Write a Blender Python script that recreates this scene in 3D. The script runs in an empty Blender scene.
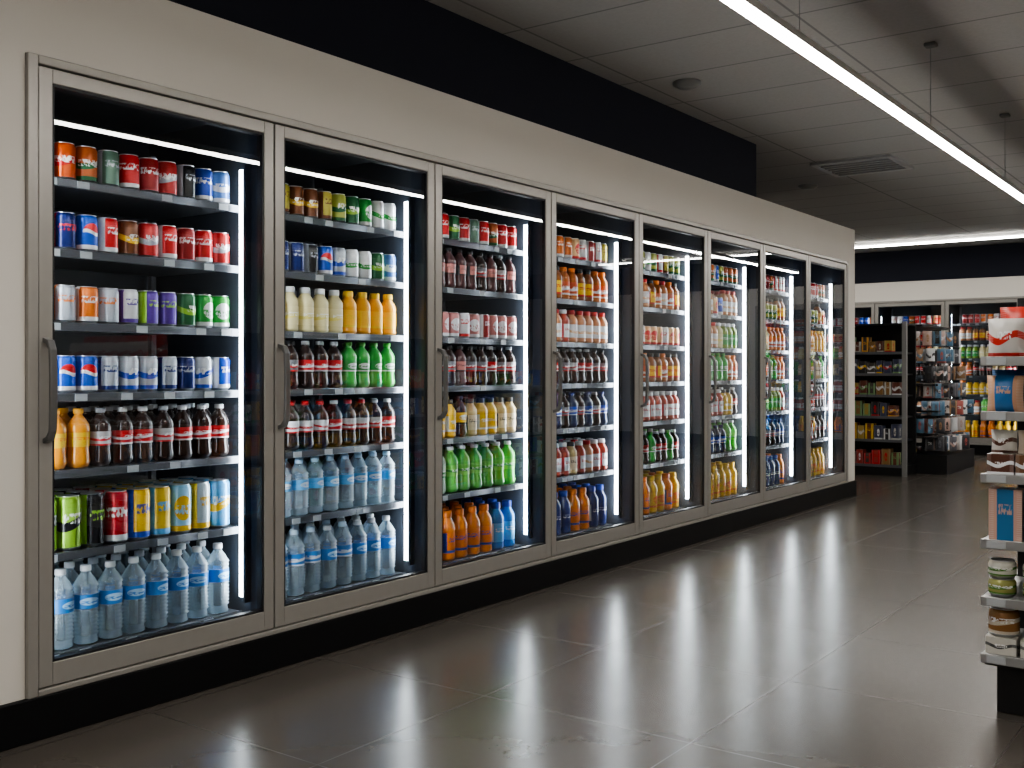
import bpy, math, random
import numpy as np
from mathutils import Matrix, Vector
random.seed(7)
rnd = random.random
PI = math.pi
# ------------------------------------------------------------------ node helpers
def new_mat(name):
    m = bpy.data.materials.new(name); m.use_nodes = True
    nt = m.node_tree
    for n in list(nt.nodes): nt.nodes.remove(n)
    out = nt.nodes.new('ShaderNodeOutputMaterial')
    return m, nt, out
def setin(nt, sock, v):
    if v is None: return
    if hasattr(v, 'is_linked') or isinstance(v, bpy.types.NodeSocket): nt.links.new(v, sock)
    else: sock.default_value = v
def mth(nt, op, a, b=None, c=None):
    n = nt.nodes.new('ShaderNodeMath'); n.operation = op
    setin(nt, n.inputs[0], a); setin(nt, n.inputs[1], b); setin(nt, n.inputs[2], c)
    return n.outputs[0]
def mixc(nt, f, a, b):
    n = nt.nodes.new('ShaderNodeMix'); n.data_type = 'RGBA'
    setin(nt, n.inputs[0], f); setin(nt, n.inputs[6], a); setin(nt, n.inputs[7], b)
    return n.outputs[2]
def c4(c): return (c[0], c[1], c[2], 1.0)
def noise(nt, scale, detail=3, vec=None):
    n = nt.nodes.new('ShaderNodeTexNoise'); n.inputs['Scale'].default_value = scale
    n.inputs['Detail'].default_value = detail
    if vec is not None: nt.links.new(vec, n.inputs['Vector'])
    return n.outputs['Fac']
def objco(nt):
    n = nt.nodes.new('ShaderNodeNewGeometry'); return n.outputs['Position']
def principled(nt, out, col, rough=0.5, metal=0.0, spec=0.5, coat=0.0):
    p = nt.nodes.new('ShaderNodeBsdfPrincipled')
    setin(nt, p.inputs['Base Color'], col); setin(nt, p.inputs['Roughness'], rough)
    setin(nt, p.inputs['Metallic'], metal); setin(nt, p.inputs['Specular IOR Level'], spec)
    setin(nt, p.inputs['Coat Weight'], coat)
    if out is not None: nt.links.new(p.outputs[0], out.inputs[0])
    return p
def simple(name, col, rough=0.5, metal=0.0, spec=0.5, var=0.06, nscale=6.0):
    m, nt, out = new_mat(name)
    f = noise(nt, nscale, 2, objco(nt))
    dark = tuple(x*(1-var) for x in col); lite = tuple(min(1, x*(1+var)) for x in col)
    c = mixc(nt, f, c4(dark), c4(lite))
    principled(nt, out, c, rough, metal, spec)
    return m
def emis(name, col, s):
    m, nt, out = new_mat(name)
    e = nt.nodes.new('ShaderNodeEmission'); e.inputs[0].default_value = c4(col); e.inputs[1].default_value = s
    nt.links.new(e.outputs[0], out.inputs[0]); return m
# ------------------------------------------------------------------ materials
M = {}
M['cream'] = simple('cream_wall_paint', (0.63, 0.598, 0.545), 0.7, var=0.03, nscale=1.5)
M['navy'] = simple('navy_soffit_paint', (0.013, 0.0145, 0.023), 0.8, spec=0.2)
M['plinth'] = simple('black_plinth', (0.004, 0.004, 0.005), 0.5, spec=0.25)
M['steel'] = simple('brushed_grey_aluminium', (0.33, 0.315, 0.29), 0.36, 0.35, var=0.05, nscale=20)
M['handle'] = simple('handle_grey', (0.22, 0.22, 0.22), 0.28, 0.7)
M['dark'] = simple('dark_interior', (0.035, 0.042, 0.055), 0.5)
M['mullion'] = simple('dark_mullion', (0.020, 0.027, 0.044), 0.35)
M['gasket'] = simple('black_gasket', (0.008, 0.008, 0.01), 0.5)
M['shelf'] = simple('shelf_metal', (0.16, 0.17, 0.19), 0.32, 0.5)
M['rail'] = simple('price_rail', (0.15, 0.16, 0.18), 0.25, 0.5)
M['tag'] = simple('price_tag_paper', (0.42, 0.44, 0.46), 0.5)
M['blackshelf'] = simple('black_shelf_metal', (0.012, 0.012, 0.013), 0.45, 0.2)
M['greyshelf'] = simple('grey_shelf_metal', (0.33, 0.33, 0.33), 0.4, 0.5)
M['white'] = simple('white_plastic', (0.7, 0.7, 0.68), 0.5)
M['ventgrey'] = simple('vent_grey', (0.12, 0.12, 0.115), 0.6)
M['led'] = emis('cooler_led', (0.88, 0.95, 1.0), 30.0)
M['ledc'] = emis('ceiling_led', (1.0, 0.96, 0.90), 75.0)
M['ledfill'] = emis('added_fill_led', (1.0, 0.95, 0.88), 21.0)  # glow of the fill panels added out of view
M['ledb'] = emis('rear_ceiling_led', (1.0, 0.97, 0.92), 34.0)
# glass
m, nt, out = new_mat('door_glass')
tr = nt.nodes.new('ShaderNodeBsdfTransparent'); tr.inputs[0].default_value = (0.94, 0.96, 0.96, 1)
gl = nt.nodes.new('ShaderNodeBsdfGlossy'); gl.inputs['Roughness'].default_value = 0.0
fr = nt.nodes.new('ShaderNodeFresnel'); fr.inputs[0].default_value = 1.5
mx = nt.nodes.new('ShaderNodeMixShader')
f2 = mth(nt, 'MULTIPLY', fr.outputs[0], 1.8)
nt.links.new(f2, mx.inputs[0]); nt.links.new(tr.outputs[0], mx.inputs[1]); nt.links.new(gl.outputs[0], mx.inputs[2])
nt.links.new(mx.outputs[0], out.inputs[0]); M['glass'] = m
# floor: large stone tiles
def tile_lines(nt, sx, sy, ox, oy, w):
    pos = objco(nt); sep = nt.nodes.new('ShaderNodeSeparateXYZ'); nt.links.new(pos, sep.inputs[0])
    res = []
    for o, s, off in ((sep.outputs[0], sx, ox), (sep.outputs[1], sy, oy)):
        t = mth(nt, 'ADD', o, -off + 50*s)
        t = mth(nt, 'DIVIDE', t, s); fr_ = mth(nt, 'FRACT', t)
        d = mth(nt, 'ABSOLUTE', mth(nt, 'SUBTRACT', fr_, 0.5))
        res.append((mth(nt, 'GREATER_THAN', d, 0.5 - w/s), mth(nt, 'FLOOR', t)))
    line = mth(nt, 'MAXIMUM', res[0][0], res[1][0])
    cb = nt.nodes.new('ShaderNodeCombineXYZ'); nt.links.new(res[0][1], cb.inputs[0]); nt.links.new(res[1][1], cb.inputs[1])
    wn = nt.nodes.new('ShaderNodeTexWhiteNoise'); nt.links.new(cb.outputs[0], wn.inputs[0])
    return line, wn.outputs['Value'], pos
m, nt, out = new_mat('polished_stone_tile_floor')
line, cell, pos = tile_lines(nt, 0.82, 0.82, 0.87, 2.2, 0.0018)
n1 = noise(nt, 1.6, 6, pos); n2 = noise(nt, 40, 4, pos)
c = mixc(nt, n1, (0.064, 0.055, 0.046, 1), (0.098, 0.086, 0.074, 1))
c = mixc(nt, mth(nt, 'MULTIPLY', cell, 0.25), c, (0.062, 0.055, 0.048, 1))
c = mixc(nt, mth(nt, 'MULTIPLY', n2, 0.25), c, (0.10, 0.09, 0.08, 1))
c = mixc(nt, mth(nt, 'MULTIPLY', line, 0.6), c, (0.02, 0.018, 0.016, 1))
r = mth(nt, 'MULTIPLY_ADD', n1, 0.08, 0.20); r = mth(nt, 'ADD', r, mth(nt, 'MULTIPLY', line, 0.12))
p = principled(nt, out, c, r, 0, 0.6)
bp = nt.nodes.new('ShaderNodeBump'); bp.inputs['Strength'].default_value = 0.03; bp.inputs['Distance'].default_value = 0.004
nt.links.new(noise(nt, 3.0, 2, pos), bp.inputs['Height']); nt.links.new(bp.outputs[0], p.inputs['Normal'])
M['floor'] = m
m, nt, out = new_mat('ceiling_tiles')
line, cell, pos = tile_lines(nt, 1.2, 0.6, 0.1, 0.15, 0.007)
n2 = noise(nt, 60, 3, pos)
c = mixc(nt, n2, (0.30, 0.29, 0.278, 1), (0.36, 0.35, 0.335, 1))
c = mixc(nt, mth(nt, 'MULTIPLY', cell, 0.25), c, (0.26, 0.255, 0.25, 1))
c = mixc(nt, mth(nt, 'MULTIPLY', line, 0.7), c, (0.12, 0.12, 0.12, 1))
principled(nt, out, c, 0.9, 0, 0.2); M['ceil'] = m

# printed packaging materials driven by mesh attributes (luv = u, v, seed)
def attr(nt, name):
    a = nt.nodes.new('ShaderNodeAttribute'); a.attribute_name = name; return a
def print_mat(name, metal, rough):
    m, nt, out = new_mat(name)
    a1 = attr(nt, 'col').outputs['Color']; a2 = attr(nt, 'col2').outputs['Color']
    uv = attr(nt, 'luv').outputs['Vector']
    sp = nt.nodes.new('ShaderNodeSeparateXYZ'); nt.links.new(uv, sp.inputs[0])
    u, v, sd = sp.outputs
    x = mth(nt, 'MULTIPLY', mth(nt, 'SUBTRACT', u, 0.5), 2.0); y = mth(nt, 'SUBTRACT', v, 0.5)
    sinv = mth(nt, 'MULTIPLY', mth(nt, 'SINE', mth(nt, 'MULTIPLY', mth(nt, 'ADD', x, sd), 4.0)), 0.10)
    wave = mth(nt, 'LESS_THAN', mth(nt, 'ABSOLUTE', mth(nt, 'ADD', y, sinv)), 0.09)
    dist = mth(nt, 'SQRT', mth(nt, 'ADD', mth(nt, 'MULTIPLY', x, x), mth(nt, 'MULTIPLY', y, y)))
    circ = mth(nt, 'LESS_THAN', dist, 0.27)
    pick1 = mth(nt, 'LESS_THAN', sd, 0.45)
    pick3 = mth(nt, 'GREATER_THAN', sd, 0.75)
    # upright side panels for the last family
    panel = mth(nt, 'GREATER_THAN', mth(nt, 'ABSOLUTE', x), 0.40)
    w2 = mth(nt, 'MULTIPLY', wave, mth(nt, 'SUBTRACT', mth(nt, 'SUBTRACT', 1.0, pick1), pick3))
    pat = mth(nt, 'ADD', mth(nt, 'MULTIPLY', circ, pick1), w2)
    pat = mth(nt, 'ADD', pat, mth(nt, 'MULTIPLY', pick3, panel))
    low = mth(nt, 'LESS_THAN', v, 0.12); band = mth(nt, 'MULTIPLY', low, mth(nt, 'GREATER_THAN', mth(nt, 'FRACT', mth(nt, 'MULTIPLY', sd, 7.0)), 0.5))
    pat = mth(nt, 'MAXIMUM', pat, band)
    c = mixc(nt, pat, a1, a2)
    emb = mth(nt, 'MULTIPLY', circ, mth(nt, 'LESS_THAN', sd, 0.2))
    sw = mth(nt, 'ADD', y, mth(nt, 'MULTIPLY', mth(nt, 'SINE', mth(nt, 'MULTIPLY', x, 9.0)), 0.05))
    c = mixc(nt, mth(nt, 'MULTIPLY', emb, mth(nt, 'GREATER_THAN', sw, 0.05)), c, (0.60, 0.015, 0.02, 1))
    c = mixc(nt, mth(nt, 'MULTIPLY', emb, mth(nt, 'LESS_THAN', sw, -0.05)), c, a1)
    # lettering
    cb = nt.nodes.new('ShaderNodeCombineXYZ')
    nt.links.new(mth(nt, 'MULTIPLY_ADD', x, 15.0, mth(nt, 'MULTIPLY', sd, 60.0)), cb.inputs[0])
    nt.links.new(mth(nt, 'MULTIPLY', y, 10.0), cb.inputs[1]); nt.links.new(sd, cb.inputs[2])
    nz = noise(nt, 1.0, 1.0, cb.outputs[0])
    yc = mth(nt, 'SUBTRACT', y, mth(nt, 'MULTIPLY', mth(nt, 'SUBTRACT', sd, 0.5), 0.3))
    inb = mth(nt, 'MULTIPLY', mth(nt, 'LESS_THAN', mth(nt, 'ABSOLUTE', yc), 0.10), mth(nt, 'LESS_THAN', mth(nt, 'ABSOLUTE', x), 0.32))
    inb = mth(nt, 'MULTIPLY', inb, mth(nt, 'GREATER_THAN', sd, 0.2))
    t = mth(nt, 'MULTIPLY', mth(nt, 'GREATER_THAN', nz, 0.51), inb)
    inv = mixc(nt, pick1, (0.85, 0.85, 0.85, 1), a1)
    inv = mixc(nt, pick3, inv, a2)
    c = mixc(nt, mth(nt, 'MULTIPLY', t, 0.9), c, inv)
    rows = mth(nt, 'GREATER_THAN', mth(nt, 'FRACT', mth(nt, 'MULTIPLY', v, 24.0)), 0.6)
    side = mth(nt, 'GREATER_THAN', mth(nt, 'ABSOLUTE', x), 0.55)
    c = mixc(nt, mth(nt, 'MULTIPLY', mth(nt, 'MULTIPLY', rows, side), 0.25), c, (0.7, 0.7, 0.7, 1))
    principled(nt, out, c, rough, metal, 0.5); return m
M['print'] = print_mat('printed_aluminium', 0.22, 0.26)
M['label'] = print_mat('printed_label', 0.0, 0.38)
M['canmetal'] = simple('can_lid_aluminium', (0.62, 0.63, 0.65), 0.28, 0.9)
def acol(nt): return attr(nt, 'col').outputs['Color']
m, nt, out = new_mat('tinted_bottle_liquid')
lw = nt.nodes.new('ShaderNodeLayerWeight'); lw.inputs[0].default_value = 0.35
cc = mixc(nt, mth(nt, 'MULTIPLY', lw.outputs['Facing'], 0.25), acol(nt), (0.45, 0.48, 0.5, 1))  # pale rim painted into the colour, standing in for light through the bottle
principled(nt, out, cc, 0.10, 0, 0.7)
M['liquid'] = m
m, nt, out = new_mat('clear_water_bottle')
p = principled(nt, None, (0.74, 0.86, 0.94, 1), 0.06, 0, 1.0)
tr = nt.nodes.new('ShaderNodeBsdfTransparent'); tr.inputs[0].default_value = (0.86, 0.94, 0.98, 1)
lw = nt.nodes.new('ShaderNodeLayerWeight'); lw.inputs[0].default_value = 0.5
mx = nt.nodes.new('ShaderNodeMixShader')
nt.links.new(mth(nt, 'MULTIPLY_ADD', lw.outputs['Facing'], 0.75, 0.22), mx.inputs[0])
nt.links.new(tr.outputs[0], mx.inputs[1]); nt.links.new(p.outputs[0], mx.inputs[2]); nt.links.new(mx.outputs[0], out.inputs[0])
M['water'] = m
m, nt, out = new_mat('bottle_cap_plastic'); principled(nt, out, acol(nt), 0.4); M['cap'] = m
PM = [M['print'], M['canmetal'], M['liquid'], M['cap'], M['water'], M['label']]
PRINT, METAL, LIQ, CAP, WATER, LABEL = range(6)

# ------------------------------------------------------------------ geometry helpers
def link(o, parent=None):
    bpy.context.scene.collection.objects.link(o)
    if parent is not None: o.parent = parent
    return o
def boxes(name, bl, mat, parent=None, bevel=0.0, mw=None):
    V = []; F = []
    for (x0, x1, y0, y1, z0, z1) in bl:
        b = len(V)
        V += [(x0,y0,z0),(x1,y0,z0),(x1,y1,z0),(x0,y1,z0),(x0,y0,z1),(x1,y0,z1),(x1,y1,z1),(x0,y1,z1)]
        F += [tuple(b+i for i in f) for f in ((0,3,2,1),(4,5,6,7),(0,1,5,4),(1,2,6,5),(2,3,7,6),(3,0,4,7))]
    me = bpy.data.meshes.new(name); me.from_pydata(V, [], F); me.materials.append(mat)
    o = link(bpy.data.objects.new(name, me), parent)
    if mw is not None: o.matrix_world = mw
    if bevel:
        md = o.modifiers.new('bevel', 'BEVEL'); md.width = bevel; md.segments = 2; md.limit_method = 'ANGLE'
    return o
def empty(name, mw=None):
    o = link(bpy.data.objects.new(name, None)); o.empty_display_size = 0.2
    if mw is not None: o.matrix_world = mw
    return o
def tube(name, pts, rad, mat, parent=None):
    cu = bpy.data.curves.new(name, 'CURVE'); cu.dimensions = '3D'; cu.bevel_depth = rad; cu.bevel_resolution = 3
    s = cu.splines.new('POLY'); s.points.add(len(pts)-1)
    for i, q in enumerate(pts): s.points[i].co = (*q, 1)
    cu.materials.append(mat); return link(bpy.data.objects.new(name, cu), parent)

class Acc:
    def __init__(s): s.v=[]; s.f=[]; s.m=[]; s.c=[]; s.c2=[]; s.uv=[]; s.n=0
    def grid(s, P, U, mat, col, col2, flip=False):
        a, b = P.shape[:2]
        idx = np.arange(a*b).reshape(a, b) + s.n
        q = np.stack([idx[:-1,:-1], idx[:-1,1:], idx[1:,1:], idx[1:,:-1]], -1).reshape(-1, 4)
        if flip: q = q[:, ::-1]
        s.v.append(P.reshape(-1,3)); s.uv.append(U.reshape(-1,3)); s.f.append(q)
        s.m.append(np.full(len(q), mat)); k = a*b
        s.c.append(np.tile(col, (k,1))); s.c2.append(np.tile(col2, (k,1))); s.n += k
    def lathe(s, parts, n, loc, rot, seed):
        u = np.linspace(0, 1, n+1); ang = (u-0.5)*2*PI + rot
        for mat, prof, col, col2 in parts:
            pr = np.array(prof, float); z0, z1 = pr[:,1].min(), pr[:,1].max()
            P = np.zeros((len(pr), n+1, 3)); U = np.zeros_like(P)
            P[:,:,0] = pr[:,0:1]*np.cos(ang)+loc[0]; P[:,:,1] = pr[:,0:1]*np.sin(ang)+loc[1]; P[:,:,2] = pr[:,1:2]+loc[2]
            U[:,:,0] = u; U[:,:,1] = ((pr[:,1]-z0)/max(z1-z0,1e-6))[:,None]; U[:,:,2] = seed
            s.grid(P, U, mat, col, col2)
    def box(s, x0,x1,y0,y1,z0,z1, mat, col, col2, seed):
        def face(a,b,c,d):
            P = np.array([[a,b],[d,c]], float); U = np.zeros((2,2,3)); U[0,1,0]=U[1,1,0]=1; U[1,:,1]=1; U[:,:,0]=U[:,:,0]*0.8+0.1; U[:,:,2]=seed
            s.grid(P, U, mat, col, col2)
        A=(x0,y0,z0);B=(x1,y0,z0);C=(x1,y0,z1);D=(x0,y0,z1);E=(x0,y1,z0);F=(x1,y1,z0);G=(x1,y1,z1);H=(x0,y1,z1)
        face(A,B,C,D); face(B,F,G,C); face(F,E,H,G); face(E,A,D,H); face(D,C,G,H); face(E,F,B,A)
    def bag(s, cx, cy, z0, w, h, t, mat, col, col2, seed, rot=0.0):
        a, b = 13, 11
        vv = np.linspace(0,1,a)[:,None]*np.ones((1,b)); uu = np.linspace(0,1,b)[None,:]*np.ones((a,1))
        th = t/2*(np.clip(np.sin(PI*vv),0,1)**0.45)*(np.clip(np.sin(PI*uu),0,1)**0.5)
        th = th*(1+0.10*np.sin(uu*17+seed*9)*np.sin(vv*13+seed*5))
        ww = w*(1-0.06*np.sin(PI*vv))
        for sg in (-1, 1):
            P = np.zeros((a,b,3)); lx = (uu-0.5)*ww; ly = sg*th
            P[:,:,0] = cx+lx*math.cos(rot)-ly*math.sin(rot); P[:,:,1] = cy+lx*math.sin(rot)+ly*math.cos(rot); P[:,:,2] = z0+vv*h
            U = np.zeros((a,b,3)); U[:,:,0]=uu*0.8+0.1; U[:,:,1]=vv; U[:,:,2]=seed
            s.grid(P, U, mat, col, col2, flip=(sg>0))
    def build(s, name, parent=None, mw=None):
        me = bpy.data.meshes.new(name)
        V = np.concatenate(s.v).astype(np.float32); F = np.concatenate(s.f).astype(np.int32); nf = len(F)
        me.vertices.add(len(V)); me.vertices.foreach_set('co', V.ravel())
        me.loops.add(nf*4); me.loops.foreach_set('vertex_index', F.ravel())
        me.polygons.add(nf); me.polygons.foreach_set('loop_start', np.arange(nf, dtype=np.int32)*4)
        me.polygons.foreach_set('loop_total', np.full(nf, 4, dtype=np.int32))
        for q in PM: me.materials.append(q)
        me.polygons.foreach_set('material_index', np.concatenate(s.m).astype(np.int32))
        me.polygons.foreach_set('use_smooth', np.ones(nf, dtype=bool))
        for nm, arr in (('col', s.c), ('col2', s.c2), ('luv', s.uv)):
            at = me.attributes.new(nm, 'FLOAT_VECTOR', 'POINT'); at.data.foreach_set('vector', np.concatenate(arr).astype(np.float32).ravel())
        me.update(calc_edges=True)
        o = link(bpy.data.objects.new(name, me), parent)
        if mw is not None: o.matrix_world = mw
        return o
# ------------------------------------------------------------------ drink profiles
def p_can(r, h, c, c2):
    return [(METAL, [(0.0,.006),(.72*r,.006),(.76*r,0),(.8*r,.001),(r,.011)], (1,1,1),(1,1,1)),
            (PRINT, [(r,.011),(r,h*.5),(r,h-.015),(.93*r,h-.008),(.85*r,h-.003)], c, c2),
            (METAL, [(.85*r,h-.003),(.88*r,h-.001),(.87*r,h),(.82*r,h),(.80*r,h-.005),(0.0,h-.005)], (1,1,1),(1,1,1))]
def p_cola(r, h, c, c2, liq, cap):
    return [(LIQ, [(0,.003),(.6*r,.0),(.85*r,.004),(r,.022),(.97*r,.14*h),(.88*r,.30*h),(.90*r,.36*h)], liq, liq),
            (LABEL, [(.915*r,.36*h),(.93*r,.45*h),(.96*r,.60*h)], c, c2),
            (LIQ, [(.95*r,.60*h),(.98*r,.66*h),(.88*r,.74*h),(.62*r,.82*h),(.38*r,.88*h),(.34*r,.905*h),(.42*r,.915*h),(.40*r,.92*h)], liq, liq),
            (CAP, [(.42*r,.92*h),(.44*r,.925*h),(.43*r,.995*h),(.38*r,h),(0,h)], cap, cap)]
def p_juice(r, h, c, c2, liq, cap):
    return [(LIQ, [(0,.003),(.85*r,0),(r,.012),(r,.08*h),(.96*r,.12*h),(.96*r,.16*h)], liq, liq),
            (LABEL, [(.98*r,.16*h),(.98*r,.36*h),(.98*r,.56*h)], c, c2),
            (LIQ, [(.96*r,.56*h),(r,.62*h),(.96*r,.70*h),(.75*r,.78*h),(.55*r,.84*h),(.5*r,.88*h)], liq, liq),
            (CAP, [(.56*r,.87*h),(.58*r,.88*h),(.57*r,.99*h),(.5*r,h),(0,h)], cap, cap)]
def p_water(r, h, c, c2, cap):
    low = [(0,.004),(.7*r,0),(.92*r,.006)]
    for i in range(15):
        z = .03+(.46*h-.03)*i/14; low.append(((.98 if i%2 else .82)*r, z))
    up = []
    for i in range(5):
        z = .64*h+.10*h*i/4; up.append(((.98 if i%2==0 else .84)*r, z))
    up += [(.85*r,.77*h),(.62*r,.84*h),(.38*r,.89*h),(.33*r,.92*h),(.40*r,.925*h)]
    return [(WATER, low, c, c), (LABEL, [(.96*r,.46*h),(.96*r,.55*h),(.96*r,.64*h)], c, c2), (WATER, up, c, c),
            (CAP, [(.40*r,.925*h),(.41*r,.93*h),(.40*r,.995*h),(.35*r,h),(0,h)], cap, cap)]
W_=(.75,.76,.78)
RED=(.55,.012,.015); DRED=(.30,.01,.012); BLU=(.01,.06,.42); NAVY=(.008,.02,.14); LBL=(.12,.42,.78); GRN=(.03,.32,.05); DGR=(.012,.12,.04)
LGR=(.30,.55,.05); YEL=(.80,.50,.02); ORG=(.80,.20,.01); BRN=(.16,.05,.015); PUR=(.10,.04,.30); SIL=(.42,.45,.50); BLK=(.012,.012,.015); CRM=(.75,.66,.36); PNK=(.65,.25,.22); PCH=(.78,.48,.25); COLA=(.028,.008,.004); TEA=(.25,.08,.015)
LEM=(.72,.62,.16)
K = {}
def can(nm, c, c2, h=.132, r=.0385, sp=.083): K[nm] = ('can', h, r, sp, lambda h,r,c=c,c2=c2: p_can(r,h,c,c2))
can('cR', RED, W_); can('cRo', (.62,.09,.01), RED); can('cRg', (.45,.10,.02), DGR); can('cG', (.12,.22,.16), SIL); can('cD', DRED, W_); can('cK', BLK, SIL)
can('cB', BLU, W_); can('cBw', (.10,.22,.55), W_); can('cPep', (.012,.09,.50), W_); can('cOw', (.65,.16,.02), W_); can('cOs', SIL, ORG); can('cV', W_, PUR)
can('cP', PUR, LGR); can('cDG', DGR, LGR); can('cLG', GRN, W_); can('cGw', W_, GRN); can('cS', SIL, NAVY); can('cSb', (.5,.53,.58), BLU); can('cN', NAVY, SIL); can('cNr', NAVY, RED)
can('cBr', BRN, YEL); can('cY', (.45,.38,.06), BRN); can('cYG', (.38,.42,.08), DGR); can('cRs', (.50,.03,.03), SIL); can('cPk', (.45,.16,.15), W_); can('cW', W_, RED)
can('cPe', PCH, RED)
for nm, c, c2 in (('tG',LGR,BLK),('tK',BLK,LGR),('tR',(.40,.01,.02),W_),('tY',YEL,BLU),('tYb',(.80,.55,.05),LBL),('tLb',(.30,.60,.85),YEL),('tW',(.65,.75,.80),YEL),('tB',LBL,YEL)):
    can(nm, c, c2, .188, .0435, .092)
def cola(nm, c, c2, liq, cap, h=.208, r=.0405, sp=.087): K[nm] = ('bot', h, r, sp, lambda h,r: p_cola(r,h,c,c2,liq,cap))
def juice(nm, c, c2, liq, cap, h=.195, r=.040, sp=.087): K[nm] = ('bot', h, r, sp, lambda h,r: p_juice(r,h,c,c2,liq,cap))
def water(nm, c, c2, cap, h=.275, r=.046, sp=.098): K[nm] = ('wat', h, r, sp, lambda h,r: p_water(r,h,c,c2,cap))
cola('bO', YEL, ORG, (.75,.28,.01), (.75,.35,.02)); cola('bC', RED, W_, COLA, W_); cola('bCr', W_, RED, COLA, RED); cola('bCw', (.5,.35,.3), DRED, COLA, DRED)
cola('bGn', GRN, W_, (.05,.42,.06), (.08,.4,.05)); cola('bLG', LGR, W_, (.35,.62,.12), W_); cola('bPk', PNK, BLK, (.10,.03,.03), BLK); cola('bBk', YEL, W_, COLA, BLK)
cola('bNv', BLU, W_, (.015,.03,.10), NAVY); cola('bDk', (.2,.2,.22), RED, COLA, BLK); cola('bSv', (.45,.45,.45), RED, COLA, SIL)
juice('jC', CRM, LEM, CRM, W_); juice('jO', (.85,.45,.02), YEL, (.85,.38,.01), YEL); juice('jY', YEL, W_, (.80,.48,.03), BLK); juice('jCr', (.75,.62,.42), BLK, (.62,.45,.2), BLK)
juice('jPc', W_, PCH, (.60,.26,.12), RED); juice('jRw', W_, RED, (.45,.06,.03), W_); juice('jT', YEL, RED, TEA, BLK); juice('jRO', (.6,.10,.02), W_, (.55,.16,.03), ORG); juice('jG', GRN, W_, (.25,.38,.05), W_)
juice('JO', ORG, BLU, (.85,.24,.01), ORG, .25, .046, .105); juice('JY', YEL, ORG, (.85,.50,.02), YEL, .25, .046, .105); juice('JB', LBL, W_, (.02,.20,.60), BLU, .25, .046, .105); juice('JD', NAVY, W_, (.02,.04,.18), BLU, .25, .046, .105)
cola('LG', (.20,.60,.10), GRN, (.12,.55,.08), W_, .235, .045, .10); cola('LW', (.5,.7,.5), GRN, (.50,.66,.54), GRN, .235, .045, .10)
water('w', (.02,.22,.62), (.45,.7,.9), W_); water('w2', (.10,.38,.70), W_, (.5,.7,.88), .24, .043, .092); water('wb', (.03,.22,.6), W_, (.6,.75,.9), .28, .047, .10)

SH = [1.833, 1.592, 1.341, 1.098, .836, .555, .215]
ROWS = [
 ['cRo cRo cRg cG cR cD cRs cK cB cBw', 'cPep cNr cPep cR cBr cRs cR cD cR cRs', 'cOw cOs cOw cOs cV cP cP cDG cLG cLG', 'cPep cPep cPep cS cSb cSb cS cN cSb cB', 'bO bO bSv bC bC bSv bC bC bC', 'tG tG tK tR tY tYb tLb tW tB', 'w w w w w w w w w'],
 ['cY cY cBr cBr cY cYG cDG cLG cGw cGw', 'cK cN cN cK cPep cSb cGw cGw cDG cBw', 'jC jC jC jC jC jO jO jO jO', 'bDk bDk bC bC bC bGn bGn bGn bGn', 'bCw bCr bCr bCr bC bCr bCr bSv bC', 'w2 w2 w2 w2 w2 w2 w2 w2 w2', 'wb wb wb wb w wb w w w'],
 ['cY cLG cR cDG cR cG cR cRg cR cR', 'bPk bPk bPk bPk bPk bDk bPk bSv bPk', 'cPk cPk cPk cPk cW cPk cD cPk cPk cPk', 'bDk bDk bDk bPk bDk bDk bC bDk bSv', 'jCr jY jY bBk jCr jY jY jCr jCr', 'LW LW LG LG LG LG LG LG', 'JO JO JO JO JO JO JB JB'],
 ['cRg cY cR cOw cOw cPe cW cD cW cY', 'jRO jRO jT jRO jRO jT jT jRO jRO', 'jPc jPc jPc jRw jPc jPc jPc jPc jPc', 'bC bDk bC bDk bSv bC bC bDk bDk', 'bNv bDk bNv bDk bNv bDk bNv bSv bNv', 'jRw jPc jRw jRw jCr jRw jPc jRw jRw', 'JD JD JD JD JO JO JD JD'],
 ['cYG cYG cW cYG cGw cYG cW cY cYG cYG', 'jT jPc jRO jPc jT jRO jPc jRO jT', 'cPe cPe cPe cW cPe cPe cPe cW cPe cPe', 'jT jCr jT jRO jT jT jRO jT jT', 'jRw jRw jPc jRw jRw jRw jRw jRw jRw', 'bGn bC bGn bC bGn bC bC bGn bC', 'JY JY JY JO JY JY JO JY'],
]
mixpool = {0:'cR cRg cOw cYG cW cB cPe cD', 1:'cPe cB cYG jT jPc', 2:'jO jC jPc jRO jG', 3:'jCr bDk bC jRO bGn', 4:'jG bC jY jRO jRw', 5:'jRw jPc LG bDk bNv', 6:'JO JY JB JD'}
def rand_rows():
    out = []
    for k in range(7):
        pool = mixpool[k].split(); fam = []
        while len(fam) < 10: fam += [random.choice(pool)]*random.choice((1,2,2,3))
        out.append(' '.join(fam[:(8 if k > 4 else 9)]))
    return out
W = .979
def seed_of(s):
    if s == 'cPep': return .1
    h = 7
    for ch in s: h = (h*31+ord(ch)) % 9973
    return .22 + .76*((h/97.0*.618) % 1.0)
def jit(parts):
    f = 1+(rnd()-.5)*.22
    return [(mt, pr, tuple(q*f for q in c), c2) for mt, pr, c, c2 in parts]
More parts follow.
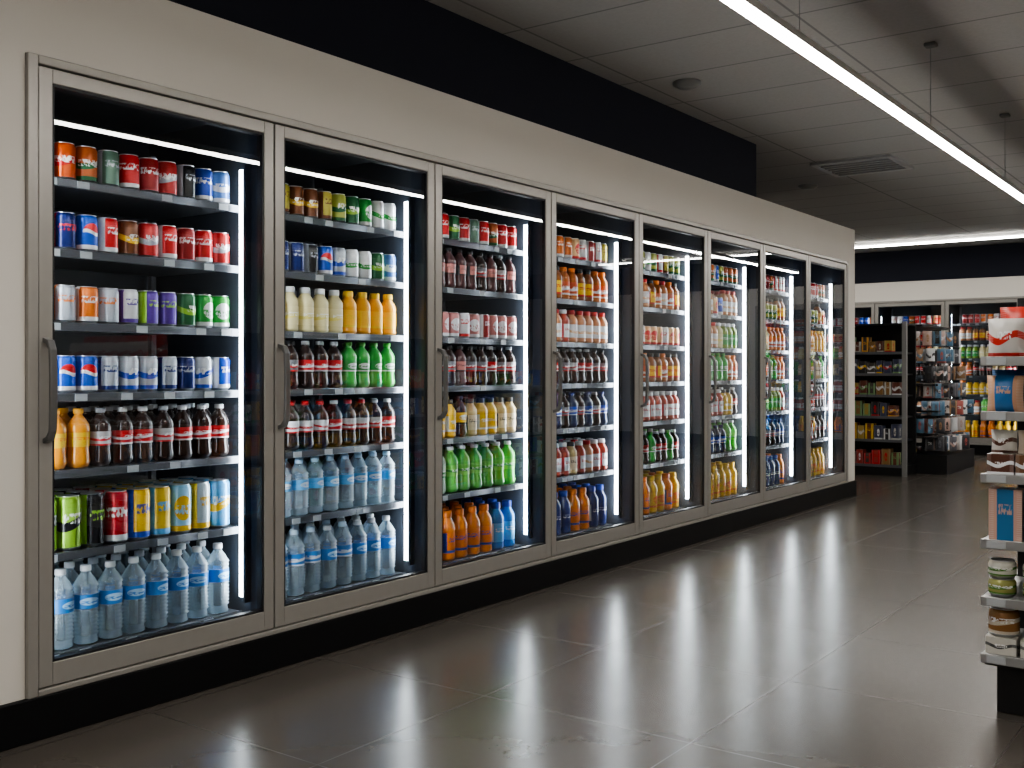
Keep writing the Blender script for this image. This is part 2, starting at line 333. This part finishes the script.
def stock(mw, s0, rows, near, depth):
    a = {'can':Acc(), 'bot':Acc(), 'wat':Acc()}
    for k, row in enumerate(rows):
        names = row.split(); spn = max(K[n][3] for n in names)
        n = len(names); pitch = min(spn, .86/n)
        xs0 = s0 + .93 - pitch*(n-.5) - .005
        for i, nm in enumerate(names):
            kind, h, r, sp, fn = K[nm]
            for d in range(depth):
                nn = (24 if near else 14) if d == 0 else 12
                y = .175 + r + d*(2*r+.010) + (rnd()-.5)*.006
                x = xs0 + i*pitch + (rnd()-.5)*.004
                a[kind].lathe(jit(fn(h, r)), nn, (x, y, SH[k]+.001), -PI/2+.05+(rnd()-.5)*1.1, seed_of(nm))
    for kk, nm in (('can','drink_cans'),('bot','drink_bottles'),('wat','water_bottles')):
        if a[kk].n: a[kk].build(nm, mw=mw)

def cooler_bank(name, mw, s0, nd, rows_list, neard, depth):
    E = empty(name, mw); s1 = s0+nd*W
    zb, zt = .16, 2.155
    boxes('surround_frame', [(s0-.035, s0, -.006, .06, zb-.02, zt+.03), (s1, s1+.035, -.006, .06, zb-.02, zt+.03),
          (s0, s1, -.006, .06, zt, zt+.03), (s0, s1, -.006, .06, zb-.02, zb)], M['steel'], E, .004)
    boxes('inner_reveal', [(s0, s1, .036, .06, zt-.012, zt), (s0, s1, .036, .06, zb, zb+.012)], M['gasket'], E)
    st = .047
    for i in range(nd):
        a = s0+i*W+.004; b = s0+(i+1)*W-.004
        boxes('door_frame_%d'%(i+1), [(a, a+st, 0, .035, zb+.004, zt-.004), (b-st, b, 0, .035, zb+.004, zt-.004),
              (a+st, b-st, 0, .035, zt-.052, zt-.004), (a+st, b-st, 0, .035, zb+.004, zb+.078)], M['steel'], E, .003)
        g = .008
        boxes('door_gasket_%d'%(i+1), [(a+st, a+st+g, .004, .034, zb+.078, zt-.052), (b-st-g, b-st, .004, .034, zb+.078, zt-.052),
              (a+st, b-st, .004, .034, zt-.052-g, zt-.052), (a+st, b-st, .004, .034, zb+.078, zb+.078+g)], M['gasket'], E)
        me = bpy.data.meshes.new('door_glass'); me.from_pydata([(a+st, .012, zb+.078), (b-st, .012, zb+.078), (b-st, .012, zt-.052), (a+st, .012, zt-.052)], [], [(0,1,2,3)])
        me.materials.append(M['glass']); link(bpy.data.objects.new('door_glass_%d'%(i+1), me), E)
        hx = a+.024
        V = [(hx,.002,.945),(hx,-.03,.955),(hx,-.045,.985),(hx,-.048,1.05),(hx,-.048,1.18),(hx,-.045,1.245),(hx,-.03,1.275),(hx,.002,1.285)]
        me = bpy.data.meshes.new('door_handle'); vv=[]; ff=[]
        for j,(x,y,z) in enumerate(V):
            vv += [(x-.012,y,z),(x+.012,y,z),(x+.012,y+.014,z+(.012 if j<2 else -.012 if j>5 else 0)),(x-.012,y+.014,z+(.012 if j<2 else -.012 if j>5 else 0))]
            if j:
                p0=(j-1)*4; q0=j*4
                for e in range(4): ff.append((p0+e, p0+(e+1)%4, q0+(e+1)%4, q0+e))
        ff += [(3,2,1,0), tuple(len(vv)-4+e for e in range(4))]
        me.from_pydata(vv, [], ff); me.materials.append(M['handle'])
        ho = link(bpy.data.objects.new('door_handle_%d'%(i+1), me), E)
        md = ho.modifiers.new('b','BEVEL'); md.width=.003; md.segments=2
    mul=[]; leds=[]; part=[]; hous=[]
    for i in range(nd+1):
        c = s0+i*W
        mul.append((c-.028, c+.028, .037, .125, zb, zt)); part.append((c-.01, c+.01, .126, .80, .1, 2.2))
        if i: leds.append((c-.056, c-.030, .118, .144, .28, 1.975)); hous.append((c-.060,c-.029,.104,.117,.26,1.995))
        if i < nd: leds.append((c+.030, c+.056, .118, .144, .28, 1.975)); hous.append((c+.029,c+.060,.104,.117,.26,1.995))
    boxes('mullions', mul, M['mullion'], E); boxes('led_strips', leds, M['led'], E); boxes('led_housings', hous, M['mullion'], E)
    boxes('cabinet_shell', part+[(s0-.02, s1+.02, .80, .83, .1, 2.25), (s0-.02, s1+.02, .061, .83, 2.2, 2.25), (s0-.02, s1+.02, .061, .80, .05, .13)], M['dark'], E)
    sh=[]; rl=[]; tg=[]; rodb=[]
    for i in range(nd):
        a = s0+i*W+.03; b = s0+(i+1)*W-.03
        for k, z in enumerate(SH):
            sh.append((a, b, .165, .72, z-.010, z)); rl.append((a, b, .155, .166, z-.027, z+.003))
            x = a+.05+rnd()*.05
            while x < b-.07:
                tg.append((x, x+.045, .152, .1549, z-.025, z-.001)); x += random.choice((.12,.18,.26,.34))
        for xx in (a+.012, b-.012):
            rodb.append((xx-.012, xx+.012, .72, .745, .15, 2.1))
    boxes('shelves', sh, M['shelf'], E); boxes('price_rails', rl, M['rail'], E, .003); boxes('price_tags', tg, M['tag'], E); boxes('shelf_uprights', rodb, M['shelf'], E)
    boxes('deck', [(s0+.03, s1-.03, .13, .75, .13, .184)], M['shelf'], E)
    for i in range(nd):
        stock(mw, s0+i*W, rows_list[i], i < neard, depth)
    return E
MA = Matrix.Rotation(PI/2, 4, 'Z')
S0 = 1.82
cooler_bank('refrigerated_display_case', MA, S0, 8, ROWS + [rand_rows() for _ in range(3)], 4, 3)
S1 = S0+8*W
YB = 15.6
MB = Matrix.Translation((0, YB, 0))
cooler_bank('refrigerated_display_case', MB, -.57-3*W, 7, [rand_rows() for _ in range(7)], 0, 2)
B0 = -.57-3*W; B1 = B0+7*W

# ------------------------------------------------------------------ room shell
CE = 2.91
boxes('floor', [(-6.2, 8.2, -4.2, 16.8, -.08, 0)], M['floor'])
boxes('ceiling', [(-6.2, 8.2, -4.2, 16.8, CE, CE+.1)], M['ceil'])
wx = -.012
boxes('wall_left', [(wx-.05, wx, -4.0, S0-.036, .14, 2.5), (wx-.05, wx, S1+.036, 9.92, .14, 2.5), (wx-.05, wx, S0-.036, S1+.036, 2.186, 2.5),
    (wx-.05, wx, S0-.036, S1+.036, .10, .139), (-2.2, wx-.05, 9.87, 9.92, 0, 2.5), (-2.2, wx-.05, -4.0, 9.87, 2.45, 2.5), (-2.2, -2.15, -4, 9.87, 0, 2.45)], M['cream'])
boxes('baseboard_left', [(wx-.04, .004, -4.0, 9.925, 0, .139)], M['plinth'], None, .004)
boxes('soffit_left', [(-2.2, -.026, -4.0, 7.62, 2.501, CE-.001)], M['navy'])
boxes('wall_back', [(-6.0, B0-.036, YB+.012, YB+.06, .14, 2.46), (B1+.036, 8.0, YB+.012, YB+.06, .14, 2.46), (B0-.036, B1+.036, YB+.012, YB+.06, 2.186, 2.46), (B0-.036, B1+.036, YB+.012, YB+.06, .10, .139)], M['cream'])
boxes('baseboard_back', [(-6.0, 8.0, YB-.004, YB+.05, 0, .139)], M['plinth'])
boxes('soffit_back', [(-6.0, 8.0, YB+.0, YB+.3, 2.461, CE-.001)], M['navy'])
boxes('wall_right', [(8.0, 8.1, -4.2, 16.8, 0, CE)], M['cream'])
boxes('wall_front', [(-2.2, 8.0, -4.2, -4.1, 0, CE)], M['cream'])
boxes('wall_far_left', [(-6.2, -6.1, -4.2, 16.8, 0, CE)], M['cream'])

# ------------------------------------------------------------------ ceiling fixtures
LX, LZ = 1.716, 2.42
E = empty('pendant_linear_light')
boxes('housing', [(LX-.028, LX+.028, -1.0, 13.0, LZ+.003, LZ+.035)], M['white'], E, .004)
boxes('diffuser', [(LX-.026, LX+.026, -.99, 12.99, LZ-.006, LZ+.0025)], M['ledc'], E)
for i, y in enumerate((0.1, 2.0, 3.9, 5.8, 7.7, 9.6, 11.5)):
    tube('cable_%d'%i, [(LX, y, LZ+.035), (LX, y, CE-.02)], .0015, M['handle'], E)
    boxes('canopy_%d'%i, [(LX-.03, LX+.03, y-.03, y+.03, CE-.02, CE)], M['ventgrey'], E, .006)
E = empty('linear_ceiling_light')
boxes('housing', [(-4.5, 5.5, 14.35, 14.43, CE-.05, CE)], M['white'], E)
boxes('diffuser', [(-4.49, 5.49, 14.34, 14.44, CE-.062, CE-.0505)], M['ledb'], E)
# unseen fill lamps added to brighten the room (modelled as recessed 1.2 x 0.3 m troffers)
for (x, y) in ((5.3,-2.4),(2.2,-2.4),(5.3,-.4),(5.9,1.8),(5.9,3.6),(-3.5,12.2)):
    E = empty('added_fill_light')
    boxes('trim', [(x-.62,x+.62,y-.17,y-.15,CE-.012,CE),(x-.62,x+.62,y+.15,y+.17,CE-.012,CE),(x-.62,x-.6,y-.15,y+.15,CE-.012,CE),(x+.6,x+.62,y-.15,y+.15,CE-.012,CE)], M['white'], E)
    boxes('diffuser', [(x-.6,x+.6,y-.15,y+.15,CE-.008,CE-.001)], M['ledfill'], E)
def disc(name, x, y, parts):
    a = Acc(); a.lathe(parts, 32, (x, y, 0), 0, 0.3); o = a.build(name); return o
G=(.13,.13,.125)
for x, y, r in ((.33, 5.73, .085), (-.35, 9.6, .09)):
    disc('smoke_detector', x, y, [(CAP, [(0,CE-.035),(r*.6,CE-.035),(r*.75,CE-.025)], G, G), (CAP, [(r*.75,CE-.025),(r,CE-.015),(r,CE)], G, G)])
E = empty('air_vent')
vx, vy = .375, 8.91
fr_b = [(vx-.33, vx+.33, vy-.33, vy-.29, CE-.02, CE), (vx-.33, vx+.33, vy+.29, vy+.33, CE-.02, CE), (vx-.33, vx-.29, vy-.29, vy+.29, CE-.02, CE), (vx+.29, vx+.33, vy-.29, vy+.29, CE-.02, CE)]
boxes('vent_frame', fr_b, M['greyshelf'], E)
boxes('vent_louvres', [(vx-.29, vx+.29, vy-.27+i*.09, vy-.24+i*.09, CE-.018, CE-.002) for i in range(7)], M['greyshelf'], E)
boxes('vent_duct', [(vx-.29, vx+.29, vy-.29, vy+.29, CE-.0018, CE-.0005)], M['gasket'], E)

# ------------------------------------------------------------------ right gondola (end cap facing the camera)
E = empty('gondola_shelf_unit')
gx0, gx1, gy = 2.37, 3.33, 3.86
lv = [1.222, 1.035, .822, .597, .400, .205]
boxes('end_base', [(gx0+.04, gx1-.04, gy+.06, 4.34, 0, .165)], M['blackshelf'], E, .004)
boxes('end_kick', [(gx0+.01, gx1-.01, gy+.02, 4.34, .166, .184)], M['blackshelf'], E, .003)
boxes('end_panel', [(gx0+.03, gx1-.03, 4.34, 4.38, 0, 1.45)], M['blackshelf'], E)
boxes('end_shelves', [(gx0, gx1, gy+.012, 4.34, z-.02, z) for z in lv], M['greyshelf'], E)
boxes('end_price_rails', [(gx0, gx1, gy, gy+.012, z-.028, z+.004) for z in lv], M['greyshelf'], E, .002)
boxes('end_tags', [(gx0+.02+j*.13, gx0+.08+j*.13, gy-.002, gy-.0002, z-.024, z) for z in lv for j in range(7)], M['tag'], E)
boxes('main_base', [(gx0+.04, gx1-.04, 4.381, 8.6, 0, .16)], M['blackshelf'], E)
boxes('main_panel', [((gx0+gx1)/2-.02, (gx0+gx1)/2+.02, 4.381, 8.6, .16, 1.45)], M['blackshelf'], E)
boxes('main_shelves', [(gx0, gx1, 4.381, 8.6, z-.02, z) for z in lv[1:]], M['greyshelf'], E)
A = Acc()
z = lv[0]
for j in range(7): A.bag(gx0+.068+j*.13, gy+.08, z+.001, .12, .135, .075, LABEL, (.62,.60,.57), (.55,.03,.02), .70, .1*(rnd()-.5))
for j in range(6): A.bag(gx0+.10+j*.15, gy+.19, z+.001, .15, .18, .085, LABEL, (.55,.03,.015), W_, .6, 0)
z = lv[1]
for j in range(7):
    A.bag(gx0+.065+j*.13, gy+.075, z+.001, .12, .125, .07, LABEL, (.02,.14,.36), (.60,.35,.22) if j % 2 == 0 else (.5,.6,.7), .86, .1*(rnd()-.5)); A.bag(gx0+.065+j*.13, gy+.16, z+.001, .12, .145, .07, LABEL, (.02,.10,.28), PCH, .3)
z = lv[2]
for j in range(5):
    x = gx0+.015+j*.185
    A.box(x, x+.085, gy+.03, gy+.13, z+.001, z+.07, LABEL, (.10,.035,.02), W_, .56); A.box(x+.09, x+.17, gy+.03, gy+.13, z+.001, z+.07, LABEL, (.16,.07,.03), W_, .66)
    A.bag(x+.045, gy+.085, z+.071, .085, .08, .045, LABEL, (.62,.60,.55), (.12,.05,.03), .65); A.bag(x+.13, gy+.085, z+.071, .085, .08, .045, LABEL, (.16,.06,.03), (.6,.5,.4), .8)
z = lv[3]
for j in range(8):
    x = gx0+.02+j*.115
    A.box(x, x+.105, gy+.03, gy+.12, z+.001, z+(.175 if j % 2 == 0 else .15), LABEL, (.03,.16,.34) if j % 3 < 2 else (.55,.08,.04), (.55,.35,.28), .86 if j % 2 == 0 else .62)
z = lv[4]
for j in range(8):
    for lay in range(2):
        A.lathe(p_can(.045, .062, (.62,.62,.55) if lay else (.30,.30,.10), (.10,.22,.05)), 24, (gx0+.055+j*.11, gy+.075, z+.001+lay*.0625), -PI/2, .55)
z = lv[5]
for j in range(8):
    if j % 2 == 0:
        A.lathe(p_can(.05, .095, (.28,.14,.05), (.6,.55,.45)), 24, (gx0+.06+j*.11, gy+.08, z+.06), -PI/2, .7)
    A.box(gx0+.01+j*.11, gx0+.108+j*.11, gy+.03, gy+.13, z+.001, z+.059, LABEL, (.55,.53,.48), (.05,.05,.05), .5)
    if j % 2: A.lathe(p_can(.042, .11, (.75,.70,.60), (.2,.1,.05)), 24, (gx0+.06+j*.11, gy+.08, z+.06), -PI/2, .3)
A.build('packaged_groceries')
A = Acc()
pal = [RED, BLU, YEL, W_, BLK, ORG, GRN, LBL, BRN, CRM]
for z in lv[1:]:
    y = 4.42
    while y < 8.45:
        w = .10+rnd()*.08; hgt = .10+rnd()*.05; c = random.choice(pal); c2 = random.choice(pal)
        A.box(gx0+.02, gx0+.2, y, y+w-.01, z+.001, z+hgt, LABEL, c, c2, rnd()*.7+.25); A.box(gx1-.2, gx1-.02, y, y+w-.01, z+.001, z+hgt, LABEL, c, c2, rnd()*.7+.25); y += w
A.build('packaged_groceries')

# ------------------------------------------------------------------ far gondola
E = empty('gondola_shelf_unit')
fx0, fx1, fy = -1.35, -.11, 11.94
lv = [.12, .40, .66, .90, 1.14, 1.38]
YE = 13.75
boxes('end_base', [(fx0, fx1, fy, 12.4, 0, .11)], M['blackshelf'], E)
boxes('posts', [(fx1-.03, fx1+.02, fy-.01, fy+.03, 0, 1.72), (fx0-.02, fx0+.03, fy-.01, fy+.03, 0, 1.72), ((fx0+fx1)/2-.015,(fx0+fx1)/2+.015, fy-.005, fy+.03,0,1.70)], M['greyshelf'], E)
boxes('end_panel', [(fx0, fx1, 12.36, 12.4, .11, 1.70)], M['blackshelf'], E)
boxes('end_shelves', [(fx0+.03, fx1-.03, fy, 12.36, z-.02, z) for z in lv] + [(fx0, fx1, fy, 12.36, 1.68, 1.70)], M['blackshelf'], E)
boxes('end_rails', [(fx0+.03, fx1-.03, fy-.012, fy-.001, z-.026, z+.004) for z in lv[:]], M['shelf'], E)
boxes('side_base', [(-.8, .22, 12.41, YE, 0, .22)], M['blackshelf'], E)
boxes('side_panel', [(-.62, -.58, 12.41, YE, .22, 1.70)], M['blackshelf'], E)
boxes('side_shelves', [(-.58, .12, 12.41, YE, z-.02, z) for z in (.42, .72, 1.02)]+[(-.62, -.05, 12.41, YE, 1.68, 1.70)], M['blackshelf'], E)
A = Acc()
dk = [(.03,.03,.035), (.08,.07,.06), (.16,.05,.03), (.30,.17,.06), (.06,.07,.13), (.38,.05,.04), (.45,.32,.08)]
ac = [(.6,.6,.55), YEL, RED, W_, (.7,.35,.05), (.2,.35,.15)]
for z in lv:
    x = fx0+.04
    while x < fx1-.14:
        w = .07+rnd()*.04; c = random.choice(dk); c2 = random.choice(ac)
        A.box(x, x+w-.012, fy+.03, fy+.15, z+.001, z+.12+rnd()*.06, LABEL, c, c2, rnd()*.7+.25); x += w
A.build('boxed_snacks', E)
A = Acc()
pc = [(.55,.50,.48), (.45,.12,.10), (.08,.08,.09), (.5,.35,.3), (.12,.12,.14), (.05,.05,.06), (.03,.03,.03), W_, (.35,.20,.10), (.1,.2,.3)]
for z in (.26, .46, .66, .86, 1.06, 1.26, 1.46):
    y = 12.45
    while y < YE-.05:
        x = -.02+.22*rnd()*(1.5-z*.6)
        A.bag(x, y, z, .10, .165, .035, LABEL, random.choice(pc), random.choice(pc), rnd()*.7+.25, PI/2*rnd()*.8); 
        A.bag(x-.12, y+.02, z, .10, .165, .035, LABEL, random.choice(pc), random.choice(pc), rnd()*.7+.25, PI/2*rnd()*.8); y += .085
A.build('hanging_snack_pouches', E)
boxes('peg_hooks', [(-.58, .1, 12.5+j*.21, 12.505+j*.21, z+.158, z+.163) for j in range(6) for z in (.46,.66,.86,1.06,1.26,1.46)], M['handle'], E)

# ------------------------------------------------------------------ world, camera
w = bpy.data.worlds.new('World'); bpy.context.scene.world = w; w.use_nodes = True
w.node_tree.nodes['Background'].inputs[0].default_value = (.5,.5,.5,1); w.node_tree.nodes['Background'].inputs[1].default_value = .05
cam = bpy.data.cameras.new('camera'); co = link(bpy.data.objects.new('camera', cam))
cam.sensor_width = 36; cam.lens = 1050/1024*36; cam.shift_y = -14/1024
co.location = (3.183, 0, 1.18); co.rotation_euler = (PI/2, 0, math.atan(761/1050)); cam.clip_start = .05
bpy.context.scene.camera = co
try:
    bpy.context.scene.view_settings.look = 'AgX - Medium High Contrast'
except Exception: pass
